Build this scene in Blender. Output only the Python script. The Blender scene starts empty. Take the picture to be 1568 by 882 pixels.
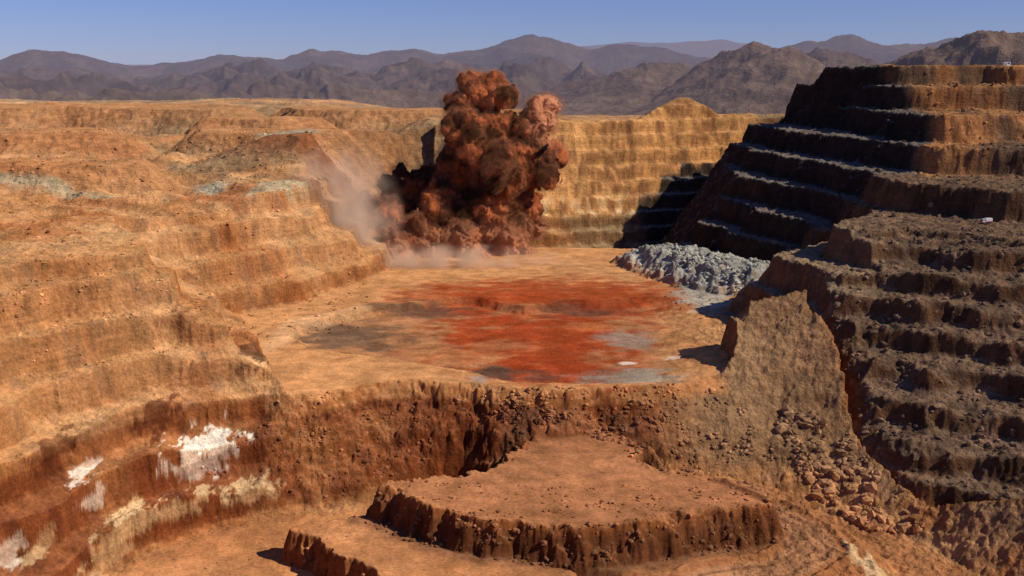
import bpy, bmesh, math, random, time
import numpy as np
T0=time.time()
random.seed(4); RNG=np.random.RandomState(7)
F32=np.float32
scene=bpy.context.scene
# ------------------------------------------------------------------ camera
CAMH=110.0; PITCH=math.radians(11.1); FPX=1681.0
cam_d=bpy.data.cameras.new("camera"); cam=bpy.data.objects.new("camera",cam_d)
scene.collection.objects.link(cam); scene.camera=cam
cam.location=(0,0,CAMH); cam.rotation_euler=(math.pi/2-PITCH,0,0)
cam_d.sensor_width=36; cam_d.lens=36*FPX/1568; cam_d.clip_start=1; cam_d.clip_end=40000
CP,SP=math.cos(PITCH),math.sin(PITCH)
def S(px,py,z):
    """survey point: world x,y of a spot sighted from the lookout at elevation z"""
    u=(px-784)/FPX; v=(441-py)/FPX
    dy=CP+v*SP; dz=-SP+v*CP
    t=(z-CAMH)/dz
    return (u*t,dy*t)
def SS(z,*pts): return [S(a,b,z) for a,b in pts]
# ------------------------------------------------------------------ noise
perm=np.arange(256); RNG.shuffle(perm); perm=np.concatenate([perm,perm,perm]).astype(np.int32)
ang=RNG.rand(256)*2*np.pi; GX=np.cos(ang).astype(F32); GY=np.sin(ang).astype(F32)
g3=RNG.normal(size=(256,3)); g3/=np.linalg.norm(g3,axis=1)[:,None]; g3=g3.astype(F32)
def perlin(x,y,seed=0):
    x=x+seed*17.13; y=y+seed*9.71
    xi=np.floor(x); yi=np.floor(y); xf=(x-xi).astype(F32); yf=(y-yi).astype(F32)
    xi=xi.astype(np.int32)&255; yi=yi.astype(np.int32)&255
    u=xf*xf*(3-2*xf); v=yf*yf*(3-2*yf)
    a=perm[xi]; b=perm[xi+1]
    h=perm[a+yi]; n00=GX[h]*xf+GY[h]*yf
    h=perm[b+yi]; n10=GX[h]*(xf-1)+GY[h]*yf
    h=perm[a+yi+1]; n01=GX[h]*xf+GY[h]*(yf-1)
    h=perm[b+yi+1]; n11=GX[h]*(xf-1)+GY[h]*(yf-1)
    n0=n00+u*(n10-n00); n1=n01+u*(n11-n01)
    return (n0+v*(n1-n0))*1.5
def fbm(x,y,o=4,seed=0,gain=.5):
    s=np.zeros_like(x,dtype=F32); a=1.0
    for i in range(o):
        s+=a*perlin(x,y,seed+i*3); x,y=(.8*x+.6*y)*2.03,(-.6*x+.8*y)*2.03; a*=gain
    return s
def ridged(x,y,o=4,seed=0,gain=.5):
    s=np.zeros_like(x,dtype=F32); a=1.0; t=0
    for i in range(o):
        s+=a*(1-np.abs(perlin(x,y,seed+i*3))*1.6); t+=a
        x,y=(.8*x+.6*y)*2.03,(-.6*x+.8*y)*2.03; a*=gain
    return s/t
def perlin3(p,seed=0):
    p=p+seed*13.7; pi=np.floor(p); f=(p-pi).astype(F32); pi=pi.astype(np.int32)&255
    w=f*f*(3-2*f); r=0
    for i in (0,1):
        for j in (0,1):
            for k in (0,1):
                h=perm[perm[perm[pi[:,0]+i]+pi[:,1]+j]+pi[:,2]+k]
                g=g3[h]; d=g[:,0]*(f[:,0]-i)+g[:,1]*(f[:,1]-j)+g[:,2]*(f[:,2]-k)
                r=r+d*(w[:,0] if i else 1-w[:,0])*(w[:,1] if j else 1-w[:,1])*(w[:,2] if k else 1-w[:,2])
    return r*1.5
def sst(a,b,x):
    t=np.clip((x-a)/(b-a),0,1); return t*t*(3-2*t)
def sd(poly,x,y):
    d=np.full(x.shape,1e12,F32); inside=np.zeros(x.shape,bool); n=len(poly)
    for i in range(n):
        ax,ay=poly[i]; bx,by=poly[(i+1)%n]
        ex,ey=bx-ax,by-ay; wx=x-ax; wy=y-ay
        t=np.clip((wx*ex+wy*ey)/(ex*ex+ey*ey+1e-9),0,1)
        dx=wx-ex*t; dy=wy-ey*t
        d=np.minimum(d,dx*dx+dy*dy)
        if by!=ay:
            c=((ay>y)!=(by>y))&(x<(bx-ax)*(y-ay)/(by-ay)+ax); inside^=c
    d=np.sqrt(d); return np.where(inside,-d,d)
def prof(s,hb,bench,run):
    s=np.maximum(s,0); P=bench+run; k=np.floor(s/P); t=np.clip((s-k*P)/run,0,1)
    g=np.where(t<.4,.18*t/.4,.18+.82*(t-.4)/.6)
    return k*hb+hb*g
# ------------------------------------------------------------------ plan of the mine
FLOOR0=[S(410,572,0),S(395,540,0),S(372,512,0),S(330,490,0),S(450,465,0),S(560,430,0),(-72,615),(-66,700),(95,700),(112,655),
        S(1165,412,0),S(1120,465,0),S(1060,515,0),S(1110,548,0),S(1105,572,0),(80,340),(-60,330)]
SUBPIT=SS(-3.5,(452,522),(500,502),(585,482),(722,468),(800,485),(880,472),(1000,476),(1018,500),(1005,535),(1035,565),(1000,588),(900,596),(780,590),(700,572),(560,550),(480,540))
DEEP=[(-55,722),(78,716),(96,740),(106,850),(30,815),(-60,783)]
LOW=SS(-31,(100,930),(165,882),(215,850),(330,806),(430,786),(520,778),(600,762),(640,752),(700,752),(760,764),(860,776),(1010,774),(1180,772),(1290,790),(1365,812),(1500,880))+[(170,230),(60,190),(-150,200)]
HOLE=SS(-16,(650,700),(676,680),(712,684),(728,700),(690,724))
VAL=[(97,492),(98,480),(108,455),(116,430),(122,400),(122,350),(130,325),(175,298),(260,255),(400,190),(-400,190),(-400,492)]
PLAT=SS(-13,(577,748),(640,772),(740,796),(860,806),(1000,796),(1120,780),(1185,768),(1165,742),(1100,735),(1010,720),(965,700),(1000,692),(940,664),(850,650),(805,665),(775,700),(745,722),(650,735))
TERR=SS(-22,(1000,705),(1185,742),(1285,800),(1345,855),(1355,905),(1150,930),(1100,880),(900,860),(900,800))
BLOCK=SS(-22,(455,808),(530,792),(600,790),(740,850),(900,880),(1000,930),(650,945),(600,892),(555,868))
HEAP=[(78,636),(103,634),(138,566),(124,552),(98,580),(84,612)]
NEST=[
 (14,[(100,905),(104,845),(120,716),(150,615),(160,560),(110,500),(118,470),(125,300),(600,300),(600,905)]),
 (28,[(120,905),(124,856),(135,732),(164,612),(172,560),(122,496),(132,470),(140,300),(600,300),(600,905)]),
 (42,[(140,905),(145,866),(149,737),(182,624),(186,565),(146,490),(158,462),(165,300),(600,300),(600,905)]),
 (56,[(165,905),(165,878),(172,769),(197,613),(192,553),(235,510),(300,495),(700,480),(700,905)]),
 (70,[(185,905),(185,889),(191,790),(225,620),(230,600),(273,585),(330,570),(800,560),(800,905)]),
 (86,[(218,880),(228,860),(238,640),(246,632),(300,650),(370,640),(900,640),(900,905)]),
 (101,[(222,865),(230,845),(254,720),(275,712),(330,700),(420,690),(900,700),(900,905)]),
 (114,[(232,830),(240,800),(262,765),(285,762),(330,772),(370,750),(440,755),(900,780),(900,905)]),
]
# spoil dumps on the plain west of the pit: (top elevation, outline)
DUMPS=[(79,[(-900,1010),(-480,985),(-400,1005),(-330,985),(-262,965),(-235,1010),(-300,1120),(-900,1160)]),
       (78,[(-190,985),(-130,955),(-80,960),(-20,975),(10,1030),(-60,1100),(-220,1080)]),
       (69,[(-520,760),(-400,735),(-330,745),(-270,775),(-300,830),(-520,860)]),
       (67,[(-230,800),(-180,785),(-120,800),(-90,850),(-150,880),(-240,860)]),
       (60,[(-300,610),(-250,598),(-205,615),(-215,650),(-300,655)]),
       (73,[(-250,900),(-190,890),(-160,930),(-230,950)])]
HILL1=[(-155,705),(-125,690),(-95,695),(-85,720),(-130,735)]
HUMP=SS(86,(1015,160),(1045,152),(1085,160),(1075,166),(1030,166))
SIL=np.array([(-900,90),(-300,95),(0,98),(60,80),(130,85),(215,103),(300,95),(345,86),(440,92),(480,78),(540,82),(570,85),(600,79),(640,77),(680,84),(740,78),(790,63),(815,58),(850,67),(900,78),(940,71),(1000,76),(1060,88),(1120,92),(1170,80),(1200,74),(1230,65),(1290,60),(1340,72),(1400,66),(1480,57),(1530,53),(1568,48),(1900,50),(2600,70)],float)
def col(*c): return np.array(c,F32)
OCH=col(.52,.245,.093); OCHL=col(.59,.335,.15); REDO=col(.44,.165,.058); REDF=col(.31,.048,.013)
BRG=col(.235,.148,.088); DKB=col(.085,.056,.04); SHADE_BLK=col(.032,.024,.02); BLG=col(.33,.34,.28); WHT=col(.85,.76,.62); YEL=col(.72,.50,.26); SAND=col(.50,.40,.24)
MTN=col(.115,.080,.062); MTN2=col(.075,.055,.05)
def mix(c,k,m):
    m=np.clip(m,0,1)[:,None]; return c*(1-m)+k*m
HC={}
def hit(px,py):
    """first ground point along a sighting line from the lookout"""
    if (px,py) in HC: return HC[(px,py)]
    u=(px-784)/FPX; v=(441-py)/FPX; dy=CP+v*SP; dz=-SP+v*CP
    t=np.exp(np.linspace(math.log(235),math.log(2600),1800)).astype(F32)
    hh=terrain(u*t,dy*t,False); z=CAMH+dz*t
    k=np.argmax(z<hh) if (z<hh).any() else len(t)-1
    HC[(px,py)]=(float(u*t[k]),float(dy*t[k]),float(hh[k])); return HC[(px,py)]
def HP(*pts): return [hit(a,b)[:2] for a,b in pts]
TRACK=SS(-22,(1030,735),(1140,760),(1230,800),(1262,840),(1200,872),(1080,880),(1190,866),(1240,838),(1215,806),(1130,770))
def terrain(x,y,want_col=True):
    x=x.astype(F32); y=y.astype(F32)
    n1=fbm(x/28,y/28,3,1); n1b=fbm(x/28,y/28,3,5)
    n2=fbm(x/6,y/6,4,9,.55); n2b=fbm(x/6,y/6,4,12,.55)
    xw=x+2.6*n1+1.0*n2; yw=y+2.6*n1b+1.0*n2b
    big=fbm(x/160,y/160,3,20); mid=fbm(x/48,y/48,2,44)
    wl=sst(-60,-110,x)
    N0=46+(26-15*wl)*sst(480,930,y)+15*wl*sst(1000,1250,y)+4*big+1.2*n1
    und=ridged(x/75,y/60,4,36)-.55
    N0=N0+11*und*sst(1500,1000,y)*sst(400,520,y)*sst(60,0,x)
    dmx=np.full(x.shape,1e3,F32)
    for zt,p in DUMPS:
        d=sd(p,xw,yw); dmx=np.minimum(dmx,d); N0=np.maximum(N0,zt+big+.8*n1-.66*np.maximum(d+2.2*np.abs(perlin(x/7,y/11,31)),0))
    dhl=sd(HILL1,xw,yw); N0=np.maximum(N0,71-.36*np.maximum(dhl,0))
    dhu=sd(HUMP,xw,yw); N0=np.maximum(N0,88-.6*np.maximum(dhu,0))
    far=sst(990,1400,y)*sst(-260,60,x); N0=N0*(1-far)+25*far
    NR=np.zeros_like(x)
    xn=xw+3.5*mid+1.6*n1; yn=yw+6*fbm(x/40,y/40,2,52)
    es=np.clip(.1+.8*fbm(x/30,y/30,3,54),0,.9)          # slumped stretches of bench face
    for i_,(z,p) in enumerate(NEST):
        dd=sd(p,xn,yn); t=np.maximum(dd,0)
        NR=np.maximum(NR,np.where(dd<0,z+.6*n2+.9*n1*(i_>3)+.10*np.minimum(-dd,14)*es*(i_>3),z-(2.9-1.7*es)*t))
    fl=(yw-812-.36*(xw-30))*.94+2.5*mid
    ef=np.clip(.3+.6*fbm(x/35,y/60,3,47),0,.85)
    farw=-31+prof(fl,11.5,4.8,3.6)*(1-ef)+np.maximum(fl,0)*1.369*ef
    W=np.minimum(N0,farw); isn=sst(-3,2,NR-W); NR=np.maximum(NR,W)
    zone=(x>60)&(y>430)
    backm=sst(900,960,y)
    NR=NR*(1-backm)+(np.maximum(N0,NR-np.maximum(y-905,0)*.5))*backm
    h=np.where(zone,NR,N0)
    h=np.where((y<=430)&(x>60),42+big,h)
    er=np.clip(.16+.6*fbm(x/55,y/55,3,40),0,.75)
    def stepcut(s,hb,b,r,e=er):
        s=np.maximum(s,0); s=np.maximum(s+5*mid*sst(0,14,s),0); return prof(s,hb,b,r)*(1-e)+s*hb/(b+r)*e
    s0=sd(FLOOR0,xw,yw)
    sl=sst(20,80,x)
    c0=stepcut(s0,12.5,8.8,3.7)*(1-sl)+prof(s0,14,3,6)*sl
    h=np.minimum(h,c0+.4*n1*sst(0,8,s0))
    ssub=sd(SUBPIT,xw,yw); h=np.where(h<3,np.minimum(h,-3.2+.3*n1+(.55-.35*sst(30,65,x))*np.maximum(ssub,0)),h)
    sdp=sd(DEEP,xw,yw)
    cd=np.where((y>=735)&(fl>=0),farw,-31+np.maximum(sdp,0)*1.3); h=np.minimum(h,np.where((x<-60)&(y>735),-31+np.maximum(sdp,0)*1.2,cd))
    dh=sd(HEAP,xw,yw); h=np.maximum(h,10.5+2.2*n2-.58*np.maximum(dh,0))
    sl_=sd(LOW,xw,yw)
    g=sst(30,75,x); smooth_face=sst(-95,-70,x)*.85
    cl=-31+stepcut(sl_,12,7.6,3.9,np.maximum(er*.9,smooth_face))*(1-g)+g*(.62*np.maximum(sl_,0))
    cl=cl+smooth_face*(1-g)*sst(0,10,sl_)*(2.2*np.abs(n2)-.6)
    h=np.minimum(h,cl)
    # near right wall: broken benches facing the lookout
    zb=np.interp(y,[250,329,400,430,470,520],[-31,-28,-9,-4,0,4]).astype(F32)
    sv=sd(VAL,xw+1.2*n1,yw)
    fd=(xw-125)*.5+(yw-329)*.87+11*mid+2.6*n1
    en=np.clip(.15+.65*fbm(x/26,y/26,3,49),0,.85)
    cvf=-28+prof(fd,8.4,13.0,5.2)*(1-en)+en*np.maximum(fd,0)*.46
    cv=np.minimum(zb+1.25*np.maximum(sv,0)+1.2*np.abs(n2)*sst(2,8,sv),np.where(y<520,np.maximum(cvf,-28),1e3))
    hv=np.where(sv>0,np.minimum(h,cv),h)
    h=np.where((y<500+.8*(x-90))&(y<560)&(x>88),hv,h)
    hs=sd(HOLE,xw,yw); h=np.minimum(h,-31+2.2*np.maximum(hs+1,0))
    dp=sd(PLAT,xw+.8*n2,yw+.8*n2b); h=np.maximum(h,-13+.5*n1-2.0*np.maximum(dp,0)+1.1*sst(3,0,np.abs(dp))*n2)
    dt=sd(TERR,xw,yw); h=np.maximum(h,-23+.3*n1-.8*np.maximum(dt,0))
    dtr=np.abs(sd(TRACK,x+.8*n1,y+.8*n1b)); h=h+1.1*sst(2.2,0,np.abs(dtr-8))*sst(0,-4,dt)
    db=sd(BLOCK,xw+.8*n2,yw+.8*n2b); h=np.maximum(h,-22+.3*n1-3*np.maximum(db,0))
    onfl=sst(-6,-4,h)
    flat=np.maximum.reduce([sst(2,-4,s0)*sst(2,6,sl_)*onfl,sst(0,-4,dp),sst(0,-4,db),sst(0,-6,sl_)*.8*(x<60)])
    flat=flat*sst(5,14,dh)
    rightrock=sst(60,110,x)
    rough=(1-.93*flat)*(.62+.3*rightrock)
    rk=ridged(x/7,y/7,4,60)-.5
    h=h+rough*(1.2*rk+.5*fbm(x/2.4,y/2.4,3,70))+.12*n2+.05*fbm(x/1.3,y/1.3,2,77)
    m=y>1300
    if m.any():
        X=x[m].astype(np.float64); Y=y[m].astype(np.float64)
        px=784+FPX*X/np.maximum(Y,1)
        zc=CAMH+(111-np.interp(px,SIL[:,0],SIL[:,1]))/FPX*6000
        yy=Y+fbm(X/1400,Y/1400,3,80)*500
        t=np.clip((yy-2600)/(3400),0,1)
        R=ridged(X/1100,Y/1100,6,90,.5)
        base=h[m]*sst(2200,1500,Y)+20*sst(1500,2200,Y)
        mm=sst(.80,1,t)
        rel=(t**.8*(.05+.95*np.clip(R*1.3-.25,0,1.2)))*(1-mm)*.95+mm*(1+.07*fbm(X/160,Y/160,4,95))
        back=sst(8200,6100,yy)
        z=base+(zc-base)*rel*np.where(yy>6000,back,1)
        R2=ridged(X/520,Y/520,5,110,.5)
        z=z+np.clip(R2-.55,0,1)*190*sst(1900,2600,Y)*sst(4800,3600,Y)
        for cpx,yc,hh,wx,wy in ((1500,1750,52,260,420),(1640,1900,75,260,420),(1160,2300,45,230,500),(1245,2700,45,260,500),(1010,2600,15,330,420)):
            cx=(cpx-784)/FPX*yc
            q=((X-cx)/wx)**2+((Y-yc)/wy)**2
            z=np.maximum(z,(20+(90+hh)*np.exp(-q*1.2)*(.62+.55*ridged(X/260,Y/260,5,130,.5))))
        zf=CAMH+(111-np.interp(px,[-500,600,880,960,1040,1100,1170,1250,1568,2400],[104,98,74,66,67,64,76,80,70,80]))/FPX*12000
        z=np.where(Y>9500,20+(zf-20)*sst(10000,12000,Y)*(1+.05*fbm(X/500,Y/500,3,140)),z)
        h[m]=z
    if not want_col: return h
    # ---------------- albedo zones
    nz=fbm(x/40,y/40,4,150); nf=fbm(x/9,y/9,5,160); ns=fbm(x/60,y/45,4,170)
    c=np.repeat(OCH[None],len(x),0)
    c=mix(c,OCHL,.35+.8*nz); c=mix(c,REDO,sst(.05,.6,ns)*.8)
    c=mix(c,BRG,sst(.15,.6,nf)*.42)
    c=mix(c,col(.44,.28,.15),sst(480,1000,y)*.4)  # distance haze painted in: farther ground mixed towards a muted tan
    c=mix(c,col(.29,.21,.115),sst(-.05,.4,fbm(x/120,y/90,4,175))*sst(560,700,y)*.75)
    c=mix(c,col(.46,.21,.085),sst(35,4,dmx)*.6)
    c=mix(c,col(.28,.105,.045),sst(45,5,dhl)*.85); c=mix(c,col(.36,.2,.1),sst(18,3,dhu)*.8)
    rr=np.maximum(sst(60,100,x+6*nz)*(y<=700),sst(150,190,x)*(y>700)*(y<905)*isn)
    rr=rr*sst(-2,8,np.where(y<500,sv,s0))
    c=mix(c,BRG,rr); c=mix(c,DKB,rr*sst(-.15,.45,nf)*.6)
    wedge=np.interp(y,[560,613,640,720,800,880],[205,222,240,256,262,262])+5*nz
    wall=sst(95,108,x)*sst(575,610,y)*sst(wedge+3,wedge-5,x)*sst(0,5,s0)*np.maximum(isn,sst(5,-5,fl)); c=mix(c,SHADE_BLK,wall*.93)  # shade painted into the albedo: near-black on the wall facing away from the sun
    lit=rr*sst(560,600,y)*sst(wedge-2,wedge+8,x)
    c=mix(c,OCH,lit*sst(-.6,.2,nz)*.85); c=mix(c,DKB,lit*sst(.1,.5,fbm(x/30,y/30,4,178))*.6)  # sunlit front of the massif painted brighter
    c=mix(c,col(.36,.25,.145),sst(95,105,x)*sst(165,140,x)*sst(420,450,y)*sst(570,530,y)*sst(0,6,s0)*.75)
    c=mix(c,col(.32,.195,.10),sst(20,70,x)*sst(5,20,sl_)*(y<430)*.8*sst(4,-4,sv))
    svf=np.where((y<490)&(x>60),sv,-9)
    f0=sst(3,-3,s0)*sst(0,5,sl_)*onfl*sst(2,-2,svf)
    lf=sst(0,4,sl_)*sst(-3.5,-5.5,h)*(y<430)*sst(75,35,x)+sst(0,4,sl_)*sst(1,-1,h)*(x<-85)*(y<430); lf=np.clip(lf,0,1)
    c=mix(c,col(.27,.085,.032),lf*.88)
    c=mix(c,col(.14,.045,.022),lf*sst(0,.5,nf)*.6); c=mix(c,OCH,lf*sst(.1,.6,nz)*.5)
    lowf=sst(2,-3,sl_)*(y<420); c=mix(c,col(.43,.18,.07),lowf*.8)
    c=mix(c,col(.39,.165,.07),sst(1,-3,dp)*.9)
    c=mix(c,col(.20,.09,.045),sst(0,2,dp)*sst(12,6,dp)*(y<370)*.8)
    c=mix(c,col(.53,.255,.10),f0)
    sb=sst(1,-2,ssub)
    c=mix(c,col(.36,.16,.07),sb*.75*onfl)
    cw=fbm(x/22,y/9,5,180)
    def Z(px,py,rpx,rpy,k,amt,seed):
        nonlocal c
        cx,cy,cz=hit(px,py); D=cy
        rx=rpx*D/FPX; ry=rpy*D/FPX*D/(CAMH-cz)
        d=np.sqrt(((x-cx)/rx)**2+((y-cy)/ry)**2)
        c=mix(c,k,sst(1.3,.5,d+.5*fbm(x/14+seed,y/8,5,seed))*amt*f0)
    Z(820,515,170,58,REDF,.93,200); Z(860,448,190,26,REDF,.8,201); Z(720,455,130,24,REDF,.65,205); Z(850,575,120,28,REDF,.9,202); Z(960,460,100,18,REDF,.55,203)
    Z(690,545,70,14,col(.46,.19,.075),.6,206); Z(900,500,60,7,col(.44,.15,.05),.7,207); Z(770,530,60,8,col(.46,.18,.07),.7,208); Z(800,470,50,6,col(.48,.2,.08),.6,209)
    Z(530,515,95,24,col(.13,.08,.05),.85,210); Z(640,478,85,10,DKB,.7,211); Z(880,478,80,7,DKB,.6,212)
    Z(755,572,44,12,DKB,.85,213); Z(830,578,36,10,DKB,.6,214)
    Z(965,520,46,16,col(.25,.24,.19),.6,220); Z(970,580,80,16,col(.27,.27,.21),.7,221); Z(1085,455,50,26,BLG,.8,222); Z(958,556,14,3,WHT,.55,223); Z(1032,548,13,4,WHT,.5,226); Z(735,580,16,6,col(.5,.4,.33),.6,224)
    c=mix(c,col(.43,.45,.39),sst(20,8,dh)*.9)
    d=np.abs(sd(ROAD,xw,yw)); c=mix(c,col(.62,.38,.19),sst(7,1,d)*.5*f0)
    c=mix(c,col(.50,.26,.125),sst(6,4,dtr)*.6*(y<420)); c=mix(c,col(.20,.09,.045),sst(1.0,.35,np.abs(dtr-2))*.6*(y<420))
    def Zz(px,py,rpx,rpy,k,amt,seed):
        nonlocal c
        cx,cy,cz=hit(px,py); r=rpx*cy/FPX; rz=rpy*cy/FPX
        d=np.sqrt(((x-cx)/r)**2+((h-cz)/rz)**2+((y-cy)/(r+rz+4))**2)
        c=mix(c,k,sst(1.15,.75,d+.8*fbm(x/3.2,h/5+y/9,5,seed,.6))*amt)
    Zz(315,690,44,26,WHT,1,230); Zz(310,722,34,14,col(.6,.5,.42),.8,229); Zz(385,758,42,14,YEL,.8,231); Zz(280,778,50,12,YEL,.85,232); Zz(200,805,30,22,YEL,.95,233); Zz(165,850,26,26,YEL,.7,238)
    Zz(125,722,16,12,WHT,.8,234); Zz(150,760,12,12,WHT,.8,239); Zz(15,850,14,22,WHT,.7,235); Zz(65,835,12,26,YEL,.6,236); Zz(1335,862,26,20,YEL,.9,237)
    Zz(240,640,22,26,col(.13,.04,.02),.8,240); Zz(80,690,24,26,col(.13,.04,.02),.7,241); Zz(390,540,24,22,col(.12,.055,.03),.8,242); Zz(270,500,24,14,col(.2,.08,.035),.6,243)
    fw=sst(-3,3,fl)*sst(90,80,fl)*sst(-80,0,x)*sst(220,200,x)*(1-isn)*(y>735)*(1-wall)
    c=mix(c,col(.70,.37,.13),fw*.8); c=mix(c,col(.9,.72,.42),fw*sst(40,15,fl)*sst(-.05,.3,nf)*.85); c=mix(c,col(.38,.18,.08),fw*sst(.0,.4,-nf-nz*.5)*.7)
    for seed,pl,k,w_ in TAIL:
        d=sd(pl,xw,yw); c=mix(c,k,sst(4,-3,d+4*cw)*w_)
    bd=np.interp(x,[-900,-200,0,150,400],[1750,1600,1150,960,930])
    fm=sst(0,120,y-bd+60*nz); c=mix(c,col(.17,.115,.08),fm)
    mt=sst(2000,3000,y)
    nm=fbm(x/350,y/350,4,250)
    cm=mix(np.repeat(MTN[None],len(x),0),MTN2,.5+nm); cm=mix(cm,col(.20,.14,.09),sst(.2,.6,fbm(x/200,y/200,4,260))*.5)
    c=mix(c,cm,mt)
    tone=1+.12*nz+.09*cw+.10*nf
    c=c*tone[:,None]
    global FLAT,KEEP,SHADED_WALL; FLAT=np.clip(1-.8*np.maximum.reduce([flat,sst(2,-1,ssub)*onfl]),0,1); SHADED_WALL=wall
    KEEP=np.clip(wall+mt+fw*.6+lit*.5+.45*(x<60)*sst(0,14,h),0,1)
    return h,c
ROAD=HP((330,500),(450,492),(560,470),(560,474),(450,500),(330,508))
TAIL=[(1,HP((-60,262),(30,268),(90,285),(210,297),(200,303),(90,303),(20,285),(-60,275)),SAND,.9),
      (2,HP((390,283),(430,277),(480,275),(470,288),(440,296),(385,299)),SAND,.9),
      (3,HP((300,285),(345,283),(340,293),(305,293)),col(.40,.37,.26),.9),
      (4,HP((385,205),(480,198),(490,206),(400,210)),col(.40,.36,.25),.8),
      (5,HP((60,398),(180,396),(260,408),(180,412),(60,408)),col(.58,.33,.14),.6)]
# ------------------------------------------------------------------ mesh builder
def grid_mesh(name,rs,az,mat):
    A,R=np.meshgrid(az,rs); x=(R*np.sin(A)).ravel(); y=(R*np.cos(A)).ravel()
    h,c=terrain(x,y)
    nr,nc=len(rs),len(az)
    H=h.reshape(nr,nc); gr=np.gradient(H,rs,axis=0); ga=np.gradient(H,az,axis=1)/R
    sl=np.sqrt(gr**2+ga**2).ravel().astype(F32)
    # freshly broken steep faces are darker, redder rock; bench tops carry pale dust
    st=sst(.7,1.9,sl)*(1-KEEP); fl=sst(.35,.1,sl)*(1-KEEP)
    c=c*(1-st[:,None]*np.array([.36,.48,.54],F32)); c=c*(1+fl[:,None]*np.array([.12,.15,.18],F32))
    c=mix(c,col(.24,.20,.16),SHADED_WALL*sst(1.2,.4,sl)*.8)  # paler tops painted on the shaded wall to suggest sunlit bench rims
    co=np.stack([x,y,h],1).astype(F32)
    i=np.arange(nr-1)[:,None]*nc+np.arange(nc-1)[None]
    q=np.stack([i,i+1,i+nc+1,i+nc],-1).reshape(-1,4).astype(np.int32)
    me=bpy.data.meshes.new(name)
    me.vertices.add(len(co)); me.vertices.foreach_set("co",co.ravel())
    me.loops.add(q.size); me.loops.foreach_set("vertex_index",q.ravel())
    me.polygons.add(len(q)); me.polygons.foreach_set("loop_start",np.arange(0,q.size,4,dtype=np.int32))
    me.update(calc_edges=True)
    a=me.color_attributes.new("albedo",'FLOAT_COLOR','POINT')
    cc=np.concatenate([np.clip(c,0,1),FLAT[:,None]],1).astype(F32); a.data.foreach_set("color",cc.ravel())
    me.polygons.foreach_set("use_smooth",np.ones(len(q),bool))
    me.materials.append(mat); ob=bpy.data.objects.new(name,me); scene.collection.objects.link(ob)
    return ob
# ------------------------------------------------------------------ materials
class NB:
    def __init__(s,nt): s.nt=nt
    def n(s,t,**k):
        nd=s.nt.nodes.new(t)
        for a,b in k.items():
            if a=='i':
                for kk,vv in b.items():
                    if hasattr(vv,'is_output') : s.nt.links.new(vv,nd.inputs[kk])
                    else: nd.inputs[kk].default_value=vv
            else: setattr(nd,a,b)
        return nd
def ground_material(name,scales,bumpd,haze=False,flatten=True):
    m=bpy.data.materials.new(name); m.use_nodes=True; nt=m.node_tree; nt.nodes.clear(); B=NB(nt)
    geo=B.n('ShaderNodeNewGeometry'); at=B.n('ShaderNodeAttribute',attribute_name="albedo")
    P=geo.outputs['Position']
    def noise(sc,det=5,vec=P,rough=.6):
        return B.n('ShaderNodeTexNoise',i={'Vector':vec,'Scale':sc,'Detail':det,'Roughness':rough})
    n1=noise(scales[0],7,P,.68); n2=noise(scales[1],4)
    mul=B.n('ShaderNodeMapRange',i={'Value':n1.outputs[0],'From Min':.3,'From Max':.7,'To Min':.62,'To Max':1.3})
    mul2=B.n('ShaderNodeMapRange',i={'Value':n2.outputs[0],'From Min':.35,'From Max':.65,'To Min':.8,'To Max':1.16})
    a=B.n('ShaderNodeMath',operation='MULTIPLY',i={0:mul.outputs[0],1:mul2.outputs[0]})
    add=B.n('ShaderNodeMath',operation='MULTIPLY_ADD',i={0:n1.outputs[0],1:2.0,2:n2.outputs[0]})
    if not haze:
        mp=B.n('ShaderNodeMapping',i={'Vector':P,'Scale':(.05,.05,.9)}); n3=noise(1.0,3,mp.outputs[0])
        mul3=B.n('ShaderNodeMapRange',i={'Value':n3.outputs[0],'From Min':.35,'From Max':.65,'To Min':.87,'To Max':1.1})
        a=B.n('ShaderNodeMath',operation='MULTIPLY',i={0:a.outputs[0],1:mul3.outputs[0]})
    vm=B.n('ShaderNodeVectorMath',operation='SCALE',i={0:at.outputs['Color'],'Scale':a.outputs[0]})
    bp=B.n('ShaderNodeBump',i={'Height':add.outputs[0],'Distance':bumpd,'Strength':.7})
    if not haze: 
        st=B.n('ShaderNodeMath',operation='MULTIPLY',i={0:at.outputs['Alpha'],1:.9}); nt.links.new(st.outputs[0],bp.inputs['Strength'])
    bs=B.n('ShaderNodeBsdfDiffuse',i={'Color':vm.outputs[0],'Roughness':.6,'Normal':bp.outputs[0]})
    out=B.n('ShaderNodeOutputMaterial')
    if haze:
        # haze painted in as a faint glow of the rock, standing in for air light, tied to world distance from the mine
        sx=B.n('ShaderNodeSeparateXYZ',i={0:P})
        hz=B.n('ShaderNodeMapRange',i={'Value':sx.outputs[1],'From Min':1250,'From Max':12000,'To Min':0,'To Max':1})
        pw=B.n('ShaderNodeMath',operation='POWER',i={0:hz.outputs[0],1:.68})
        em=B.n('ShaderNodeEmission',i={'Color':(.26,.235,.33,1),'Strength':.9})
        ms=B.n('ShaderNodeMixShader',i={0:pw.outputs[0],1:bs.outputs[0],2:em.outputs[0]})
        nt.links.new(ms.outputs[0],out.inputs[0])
    else: nt.links.new(bs.outputs[0],out.inputs[0])
    return m
mg=ground_material("mine_earth",(.14,.9),.9)
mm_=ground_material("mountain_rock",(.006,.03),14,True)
core=np.linspace(math.radians(-27),math.radians(27),1000)
side=np.linspace(math.radians(28),math.radians(60),46)
az=np.concatenate([-side[::-1],core,side])
r1=np.exp(np.arange(math.log(262),math.log(1250),.0017)); r0=np.linspace(70,258,30)
rn=np.concatenate([r0,r1]); rn=np.append(rn,1250.)
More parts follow.
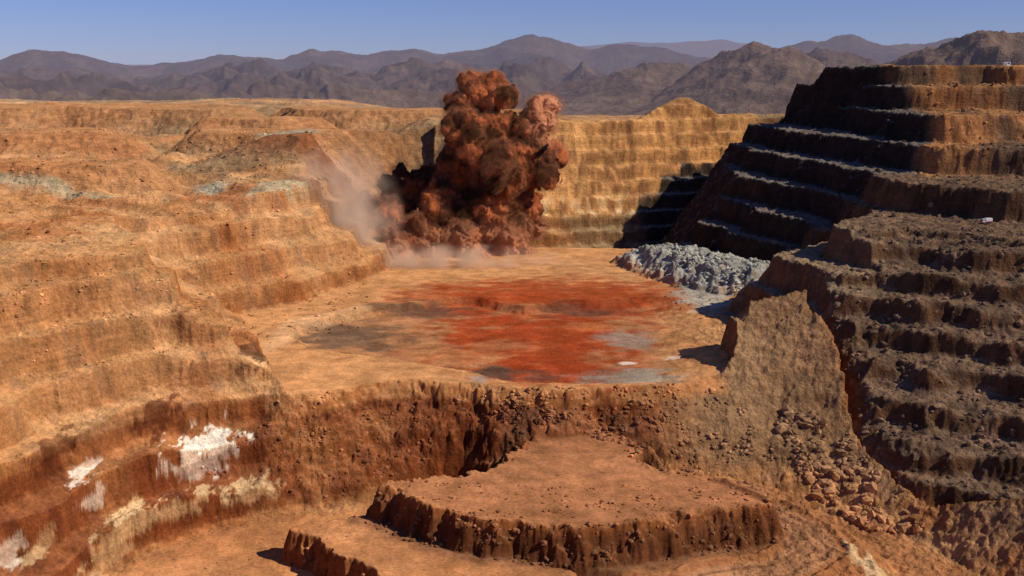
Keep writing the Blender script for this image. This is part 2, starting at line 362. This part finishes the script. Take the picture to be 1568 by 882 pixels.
grid_mesh("open_pit_mine_terrain",rn,az,mg)
print("near",time.time()-T0)
rf=np.append(np.exp(np.arange(math.log(1250.),math.log(14500),.008)),14500.)
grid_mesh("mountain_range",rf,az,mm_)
print("far",time.time()-T0)
# ------------------------------------------------------------------ rocks
def rocks(name,areas,subdiv=1):
    bm=bmesh.new(); bmesh.ops.create_icosphere(bm,subdivisions=subdiv,radius=1)
    bv=np.array([v.co[:] for v in bm.verts],F32); bf=np.array([[v.index for v in f.verts] for f in bm.faces],np.int32); bm.free()
    X=[];Y=[];Sz=[]
    for poly,n,smin,smax in areas:
        p=np.array(poly); lo=p.min(0); hi=p.max(0)
        qx=RNG.uniform(lo[0],hi[0],n*5).astype(F32); qy=RNG.uniform(lo[1],hi[1],n*5).astype(F32)
        ok=(sd(poly,qx,qy)<0)&(fbm(qx/9,qy/9,3,300)>.0+RNG.rand(len(qx))*.4-.2); qx=qx[ok][:n]; qy=qy[ok][:n]
        X.append(qx);Y.append(qy);Sz.append(smin+(smax-smin)*RNG.rand(len(qx))**4)
    # loose blocks that rolled off the bench edges
    for poly,n,s1,out in ((PLAT,900,1.0,7),(BLOCK,220,.8,4)):
        p=np.array(poly); q=np.roll(p,-1,0); L=np.linalg.norm(q-p,axis=1); k=RNG.choice(len(p),n,p=L/L.sum()); t=RNG.rand(n,1)
        e=(q-p)[k]/L[k][:,None]; nn=np.stack([e[:,1],-e[:,0]],1); ce=p.mean(0); pt=p[k]+(q-p)[k]*t
        sg=np.sign(((pt-ce)*nn).sum(1))[:,None]; pt=pt+nn*sg*(RNG.rand(n,1)**.7*out-1.0)
        X.append(pt[:,0].astype(F32)); Y.append(pt[:,1].astype(F32)); Sz.append(.18+s1*RNG.rand(n)**3)
    X=np.concatenate(X);Y=np.concatenate(Y);Sz=np.concatenate(Sz)
    h,c=terrain(X,Y); n=len(X)
    th=RNG.rand(n)*6.28; sc=Sz[:,None]*(RNG.uniform(.6,1.15,(n,3)))*np.array([1,1,.75])
    v=bv[None]*(1+RNG.uniform(-.28,.28,(n,len(bv),1)))*sc[:,None,:]
    tl=RNG.uniform(-.5,.5,n); y2=v[...,1]*np.cos(tl)[:,None]-v[...,2]*np.sin(tl)[:,None]; z2=v[...,1]*np.sin(tl)[:,None]+v[...,2]*np.cos(tl)[:,None]
    x3=v[...,0]*np.cos(th)[:,None]-y2*np.sin(th)[:,None]; y3=v[...,0]*np.sin(th)[:,None]+y2*np.cos(th)[:,None]
    co=np.stack([x3+X[:,None],y3+Y[:,None],z2+(h+Sz*.1)[:,None]],-1).reshape(-1,3).astype(F32)
    q=(bf[None]+(np.arange(n)*len(bv))[:,None,None]).reshape(-1,3).astype(np.int32)
    me=bpy.data.meshes.new(name); me.vertices.add(len(co)); me.vertices.foreach_set("co",co.ravel())
    me.loops.add(q.size); me.loops.foreach_set("vertex_index",q.ravel())
    me.polygons.add(len(q)); me.polygons.foreach_set("loop_start",np.arange(0,q.size,3,dtype=np.int32)); me.update(calc_edges=True)
    me.polygons.foreach_set("use_smooth",np.zeros(len(q),bool))
    a=me.color_attributes.new("albedo",'FLOAT_COLOR','POINT')
    cc=np.repeat(np.clip(c*RNG.uniform(.7,1.4,(n,1))+.01,0,1),len(bv),0); cc=np.concatenate([cc,np.ones((len(cc),1))*.4],1).astype(F32)
    a.data.foreach_set("color",cc.ravel()); me.materials.append(mg)
    ob=bpy.data.objects.new(name,me); scene.collection.objects.link(ob)
ARE=[
 (HP((1180,620),(1290,650),(1420,810),(1330,812),(1230,740)),1900,.25,2.5),
 (HP((860,612),(1110,590),(1200,700),(1000,690),(870,640)),1300,.2,1.3),
 (HP((700,605),(870,612),(870,645),(780,655),(700,630)),450,.25,1.4),
 (SS(-20,(960,700),(1100,740),(1220,770),(1180,790),(1000,720)),200,.2,.9),
 (SS(-20,(600,770),(1180,780),(1100,830),(740,830)),500,.2,.8),
 ([(118,335),(120,450),(140,490),(220,480),(330,420),(330,250),(180,295)],4200,.25,1.8),
 ([(90,635),(140,570),(118,530),(85,590)],1700,.35,2.0),
 (HP((1040,430),(1110,440),(1125,480),(1080,490),(1010,470)),300,.2,1.0),
 (SS(-28,(100,880),(430,786),(560,780),(560,850),(400,880)),250,.15,.5),
 (HP((300,700),(430,600),(660,610),(660,720),(500,770)),600,.2,1.1),
 (HP((10,400),(260,420),(330,470),(300,520),(200,560),(10,560)),900,.2,.9),
 (SS(48,(0,280),(560,270),(560,330),(300,380),(0,380)),1800,.3,1.3),
 ([(-420,640),(-100,640),(-80,800),(-420,900)],1800,.4,1.7),
 ([(150,520),(420,500),(420,760),(250,760),(200,620)],1600,.4,2.0),
]
rocks("boulder_rubble",ARE)
print("rocks",time.time()-T0)
# ------------------------------------------------------------------ blast cloud
def simple_mat(name,c,r=.6,noise=None,metal=0):
    m=bpy.data.materials.new(name); m.use_nodes=True; nt=m.node_tree; b=nt.nodes['Principled BSDF']
    n=nt.nodes.new('ShaderNodeTexNoise'); n.inputs['Scale'].default_value=noise or 3; n.inputs['Detail'].default_value=5
    cr=nt.nodes.new('ShaderNodeValToRGB'); cr.color_ramp.elements[0].position=.35; cr.color_ramp.elements[1].position=.65
    cr.color_ramp.elements[0].color=(c[0]*.75,c[1]*.72,c[2]*.68,1); cr.color_ramp.elements[1].color=(*c,1)
    nt.links.new(n.outputs[0],cr.inputs[0]); nt.links.new(cr.outputs[0],b.inputs['Base Color'])
    b.inputs['Roughness'].default_value=r; b.inputs['Metallic'].default_value=metal; return m
cloud=bpy.data.objects.new("blast_dust_cloud",None); scene.collection.objects.link(cloud)
YC=690.0; MPP=YC/FPX*1.0
def at(px,py,yoff=0):
    v=(441-py)/FPX; dy=CP+v*SP; dz=-SP+v*CP; t=(YC+yoff)/dy
    return np.array([(px-784)/FPX*t,YC+yoff,CAMH+dz*t])
LOBES=[(735,146,38,0),(706,163,24,-4),(765,150,22,4),(712,200,38,-4),(752,205,44,4),(825,182,32,8),(846,165,15,6),(806,208,28,4),(760,255,58,4),(695,255,38,-8),(822,262,34,0),(840,235,22,6),
 (655,285,36,4),(622,300,30,2),(594,290,18,4),(612,262,13,4),(680,320,46,-4),(740,315,50,-8),(795,315,38,0),(815,345,26,4),(770,365,42,-12),(700,372,46,-14),(640,365,40,-14),(585,340,38,-24),(566,325,24,-24),(600,382,34,-26),(655,396,26,-26),(730,398,28,-20),(800,395,20,-10)]
bm=bmesh.new()
for px,py,r,yo in LOBES:
    c=at(px,py,yo+RNG.uniform(-10,10)); R=r*MPP
    def ball(cc,rr):
        res=bmesh.ops.create_icosphere(bm,subdivisions=3,radius=rr)
        for v in res['verts']: v.co.x+=cc[0]; v.co.y+=cc[1]; v.co.z+=cc[2]
    ball(c,R*.86)
    for k in range(9):
        d=RNG.normal(size=3); d/=np.linalg.norm(d); ball(c+d*R*.74,R*RNG.uniform(.25,.42))
me=bpy.data.meshes.new("t"); bm.to_mesh(me); bm.free()
tmp=bpy.data.objects.new("t",me); scene.collection.objects.link(tmp)
md=tmp.modifiers.new("r",'REMESH'); md.mode='VOXEL'; md.voxel_size=.7; md.use_smooth_shade=True
sm=tmp.modifiers.new("s",'SMOOTH'); sm.iterations=6; sm.factor=.5
dg=bpy.context.evaluated_depsgraph_get(); ev=bpy.data.meshes.new_from_object(tmp.evaluated_get(dg))
bpy.data.objects.remove(tmp)
nv=len(ev.vertices); co=np.empty(nv*3,F32); ev.vertices.foreach_get("co",co); co=co.reshape(-1,3)
no=np.empty(nv*3,F32); ev.vertices.foreach_get("normal",no); no=no.reshape(-1,3)
def billow(p):
    q=p+4*np.stack([perlin3(p/11,1),perlin3(p/11,2),perlin3(p/11,3)],1)
    return 9*np.abs(perlin3(q/17,4))+5.0*np.abs(perlin3(q/8,5))+2.8*np.abs(perlin3(q/4,6))+1.6*np.abs(perlin3(q/2.2,7))+.6*perlin3(p/1.4,8)-4.2
disp=billow(co)
def mk(name,c2,mat):
    m=ev.copy(); m.name=name; m.vertices.foreach_set("co",c2.astype(F32).ravel()); m.update()
    m.polygons.foreach_set("use_smooth",np.ones(len(m.polygons),bool))
    m.materials.clear(); m.materials.append(mat); o=bpy.data.objects.new(name,m); scene.collection.objects.link(o); o.parent=cloud; return o
cm=bpy.data.materials.new("dense_red_dust"); cm.use_nodes=True; nt=cm.node_tree; B=NB(nt); bs=nt.nodes['Principled BSDF']
geo=B.n('ShaderNodeNewGeometry')
n1=B.n('ShaderNodeTexNoise',i={'Vector':geo.outputs['Position'],'Scale':.045,'Detail':6,'Roughness':.6})
n2=B.n('ShaderNodeTexNoise',i={'Vector':geo.outputs['Position'],'Scale':.5,'Detail':5})
cr=B.n('ShaderNodeValToRGB',i={0:n1.outputs[0]}); e=cr.color_ramp.elements
e[0].position=.44; e[0].color=(.03,.011,.007,1); e[1].position=.61; e[1].color=(.40,.115,.042,1)  # dark and orange tones paint in shaded and sunlit lumps
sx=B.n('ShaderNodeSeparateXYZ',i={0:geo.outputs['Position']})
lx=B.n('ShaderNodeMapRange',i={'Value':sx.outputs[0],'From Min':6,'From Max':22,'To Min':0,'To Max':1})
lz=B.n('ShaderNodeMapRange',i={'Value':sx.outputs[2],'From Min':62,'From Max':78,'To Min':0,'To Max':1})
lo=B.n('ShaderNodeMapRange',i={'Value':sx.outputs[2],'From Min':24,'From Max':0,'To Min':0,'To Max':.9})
mxa=B.n('ShaderNodeMath',operation='MULTIPLY',i={0:lx.outputs[0],1:lz.outputs[0]})  # upper right painted paler, as the sun side of the cloud
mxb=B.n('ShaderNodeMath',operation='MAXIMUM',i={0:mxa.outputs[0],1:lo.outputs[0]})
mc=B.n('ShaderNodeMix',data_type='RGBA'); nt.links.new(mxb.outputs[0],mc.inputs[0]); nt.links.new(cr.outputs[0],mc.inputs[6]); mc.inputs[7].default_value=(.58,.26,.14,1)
nt.links.new(mc.outputs[2],bs.inputs['Base Color']); bs.inputs['Roughness'].default_value=1; bs.inputs['Specular IOR Level'].default_value=0
bp=B.n('ShaderNodeBump',i={'Height':n2.outputs[0],'Distance':1.5,'Strength':.7}); nt.links.new(bp.outputs[0],bs.inputs['Normal'])
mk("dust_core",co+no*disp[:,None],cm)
def dust_volume(B,nt,alb,dens,multi=0.0):
    """equal extinction in all colours; 'multi' stands for the light that has already bounced inside the dust"""
    out=B.n('ShaderNodeOutputMaterial')
    vs=B.n('ShaderNodeVolumeScatter',i={'Color':(*alb,1),'Density':dens}); va=B.n('ShaderNodeVolumeAbsorption',i={'Color':(*alb,1),'Density':dens})
    ad=B.n('ShaderNodeAddShader',i={0:vs.outputs[0],1:va.outputs[0]})
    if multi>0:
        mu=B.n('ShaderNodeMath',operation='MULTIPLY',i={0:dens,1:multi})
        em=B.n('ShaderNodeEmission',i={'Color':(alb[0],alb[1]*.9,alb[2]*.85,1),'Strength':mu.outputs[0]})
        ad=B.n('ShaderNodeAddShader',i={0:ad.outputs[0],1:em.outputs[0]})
    nt.links.new(ad.outputs[0],out.inputs['Volume'])
vm=bpy.data.materials.new("thin_dust"); vm.use_nodes=True; nt=vm.node_tree; nt.nodes.clear(); B=NB(nt)
dust_volume(B,nt,(.80,.32,.16),.05)
mk("dust_shell",co+no*(disp*.75+3.0+1.8*perlin3(co/5,9))[:,None],vm)
def puff(name,c,rad,dens,colr,nsc=.05,parent=cloud,multi=.16):
    bm=bmesh.new(); bmesh.ops.create_icosphere(bm,subdivisions=3,radius=1)
    m=bpy.data.meshes.new(name); bm.to_mesh(m); bm.free()
    o=bpy.data.objects.new(name,m); scene.collection.objects.link(o); o.location=c; o.scale=rad; o.parent=parent
    mt=bpy.data.materials.new(name+"_dust"); mt.use_nodes=True; nt=mt.node_tree; nt.nodes.clear(); B=NB(nt)
    tc=B.n('ShaderNodeTexCoord'); ge=B.n('ShaderNodeNewGeometry')
    ln=B.n('ShaderNodeVectorMath',operation='LENGTH',i={0:tc.outputs['Object']})
    fo=B.n('ShaderNodeMapRange',i={'Value':ln.outputs['Value'],'From Min':1,'From Max':.15,'To Min':0,'To Max':1})
    nz=B.n('ShaderNodeTexNoise',i={'Vector':ge.outputs['Position'],'Scale':nsc,'Detail':2})
    nm=B.n('ShaderNodeMapRange',i={'Value':nz.outputs[0],'From Min':.38,'From Max':.65,'To Min':.04,'To Max':1})
    a=B.n('ShaderNodeMath',operation='MULTIPLY',i={0:fo.outputs[0],1:nm.outputs[0]}); a=B.n('ShaderNodeMath',operation='MULTIPLY',i={0:a.outputs[0],1:dens})
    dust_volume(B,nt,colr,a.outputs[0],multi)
    m.materials.append(mt)
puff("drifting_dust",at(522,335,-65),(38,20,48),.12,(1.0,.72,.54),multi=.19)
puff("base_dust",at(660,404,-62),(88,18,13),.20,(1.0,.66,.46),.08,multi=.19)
# ------------------------------------------------------------------ small objects
white=simple_mat("white_paint",(.8,.8,.78),.35); red=simple_mat("red_paint",(.5,.05,.03),.4); rub=simple_mat("tyre_rubber",(.03,.03,.03),.9)
glass=simple_mat("dark_glass",(.03,.04,.05),.1); steel=simple_mat("grey_steel",(.3,.3,.3),.5,metal=.5)
def part(par,name,c,s,mat,bev=.08,taper=None):
    bm=bmesh.new(); bmesh.ops.create_cube(bm,size=1)
    for v in bm.verts:
        v.co.x*=s[0]; v.co.y*=s[1]; v.co.z*=s[2]
        if taper and v.co.z>0: v.co.x*=taper
    bmesh.ops.bevel(bm,geom=bm.edges[:],offset=min(bev,min(s)*.3),segments=2,affect='EDGES')
    m=bpy.data.meshes.new(name); bm.to_mesh(m); bm.free(); m.materials.append(mat); o=bpy.data.objects.new(name,m); scene.collection.objects.link(o); o.location=c; o.parent=par
def wheel(par,name,c,r,w):
    bm=bmesh.new(); bmesh.ops.create_cone(bm,cap_ends=True,segments=20,radius1=r,radius2=r,depth=w)
    m=bpy.data.meshes.new(name); bm.to_mesh(m); bm.free(); m.materials.append(rub); o=bpy.data.objects.new(name,m); scene.collection.objects.link(o); o.location=c; o.rotation_euler=(math.pi/2,0,0); o.parent=par
def ground_z(x,y): return float(terrain(np.array([x]),np.array([y]),False)[0])
tr=bpy.data.objects.new("service_truck",None); scene.collection.objects.link(tr)
tx,ty,tz=hit(1510,344); tr.location=(tx,ty,tz+.35); tr.rotation_euler=(0,0,math.radians(8)); tr.scale=(.8,.8,.8)
part(tr,"chassis",(0,0,.75),(6.2,2.0,.3),steel); part(tr,"cab",(-2.1,0,1.75),(1.8,2.2,1.9),white,.15,.85); part(tr,"windscreen",(-2.95,0,2.1),(.12,1.8,.7),glass,.03)
part(tr,"side_window",(-2.1,-1.09,2.15),(1.0,.08,.6),glass,.02); part(tr,"cargo_box",(1.1,0,2.0),(4.0,2.3,2.2),white,.08); part(tr,"red_stripe",(1.1,-1.17,1.2),(3.9,.06,.5),red,.02); part(tr,"bonnet",(-3.2,0,1.2),(.7,2.0,.8),red,.1)
for i,(a,b) in enumerate(((-2.2,-1),(-2.2,1),(1.8,-1),(1.8,1))): wheel(tr,"wheel_%d"%(i+1),(a,b,.55),.55,.35)
sc=bpy.data.objects.new("site_cabin",None); scene.collection.objects.link(sc)
cx,cy=342,775; sc.location=(cx,cy,ground_z(cx,cy)+.1); 
part(sc,"walls",(0,0,1.5),(4.5,3,3),white); part(sc,"roof",(0,0,3.12),(4.9,3.4,.22),steel,.03); part(sc,"door",(-.9,-1.52,1.1),(.9,.08,2.0),steel,.02); part(sc,"window",(1,-1.52,1.8),(1.2,.08,.9),glass,.02)
# ------------------------------------------------------------------ light
sunv=np.array([.96,-.29,0]); sunv/=np.linalg.norm(sunv); EL=math.radians(38)
from mathutils import Vector
sv_=Vector((sunv[0]*math.cos(EL),sunv[1]*math.cos(EL),math.sin(EL)))
sd_=bpy.data.lights.new("sun",'SUN'); sd_.energy=5.0; sd_.angle=math.radians(.5); sd_.color=(1,.88,.72)
so=bpy.data.objects.new("sun",sd_); scene.collection.objects.link(so); so.rotation_euler=sv_.to_track_quat('Z','Y').to_euler()
w=bpy.data.worlds.new("World"); scene.world=w; w.use_nodes=True; nt=w.node_tree; bg=nt.nodes['Background']
sk=nt.nodes.new('ShaderNodeTexSky'); sk.sky_type='NISHITA'; sk.sun_disc=False; sk.sun_elevation=EL; sk.sun_rotation=math.atan2(sunv[0],sunv[1])
sk.altitude=1500; sk.air_density=1.0; sk.dust_density=.3; sk.ozone_density=4
vt=nt.nodes.new('ShaderNodeVectorMath'); vt.operation='MULTIPLY'; vt.inputs[1].default_value=(.86,.88,1.42)
nt.links.new(sk.outputs[0],vt.inputs[0]); nt.links.new(vt.outputs[0],bg.inputs[0]); bg.inputs[1].default_value=.062
scene.view_settings.view_transform='Standard'; scene.view_settings.look='None'; scene.view_settings.exposure=0
print("done",time.time()-T0)
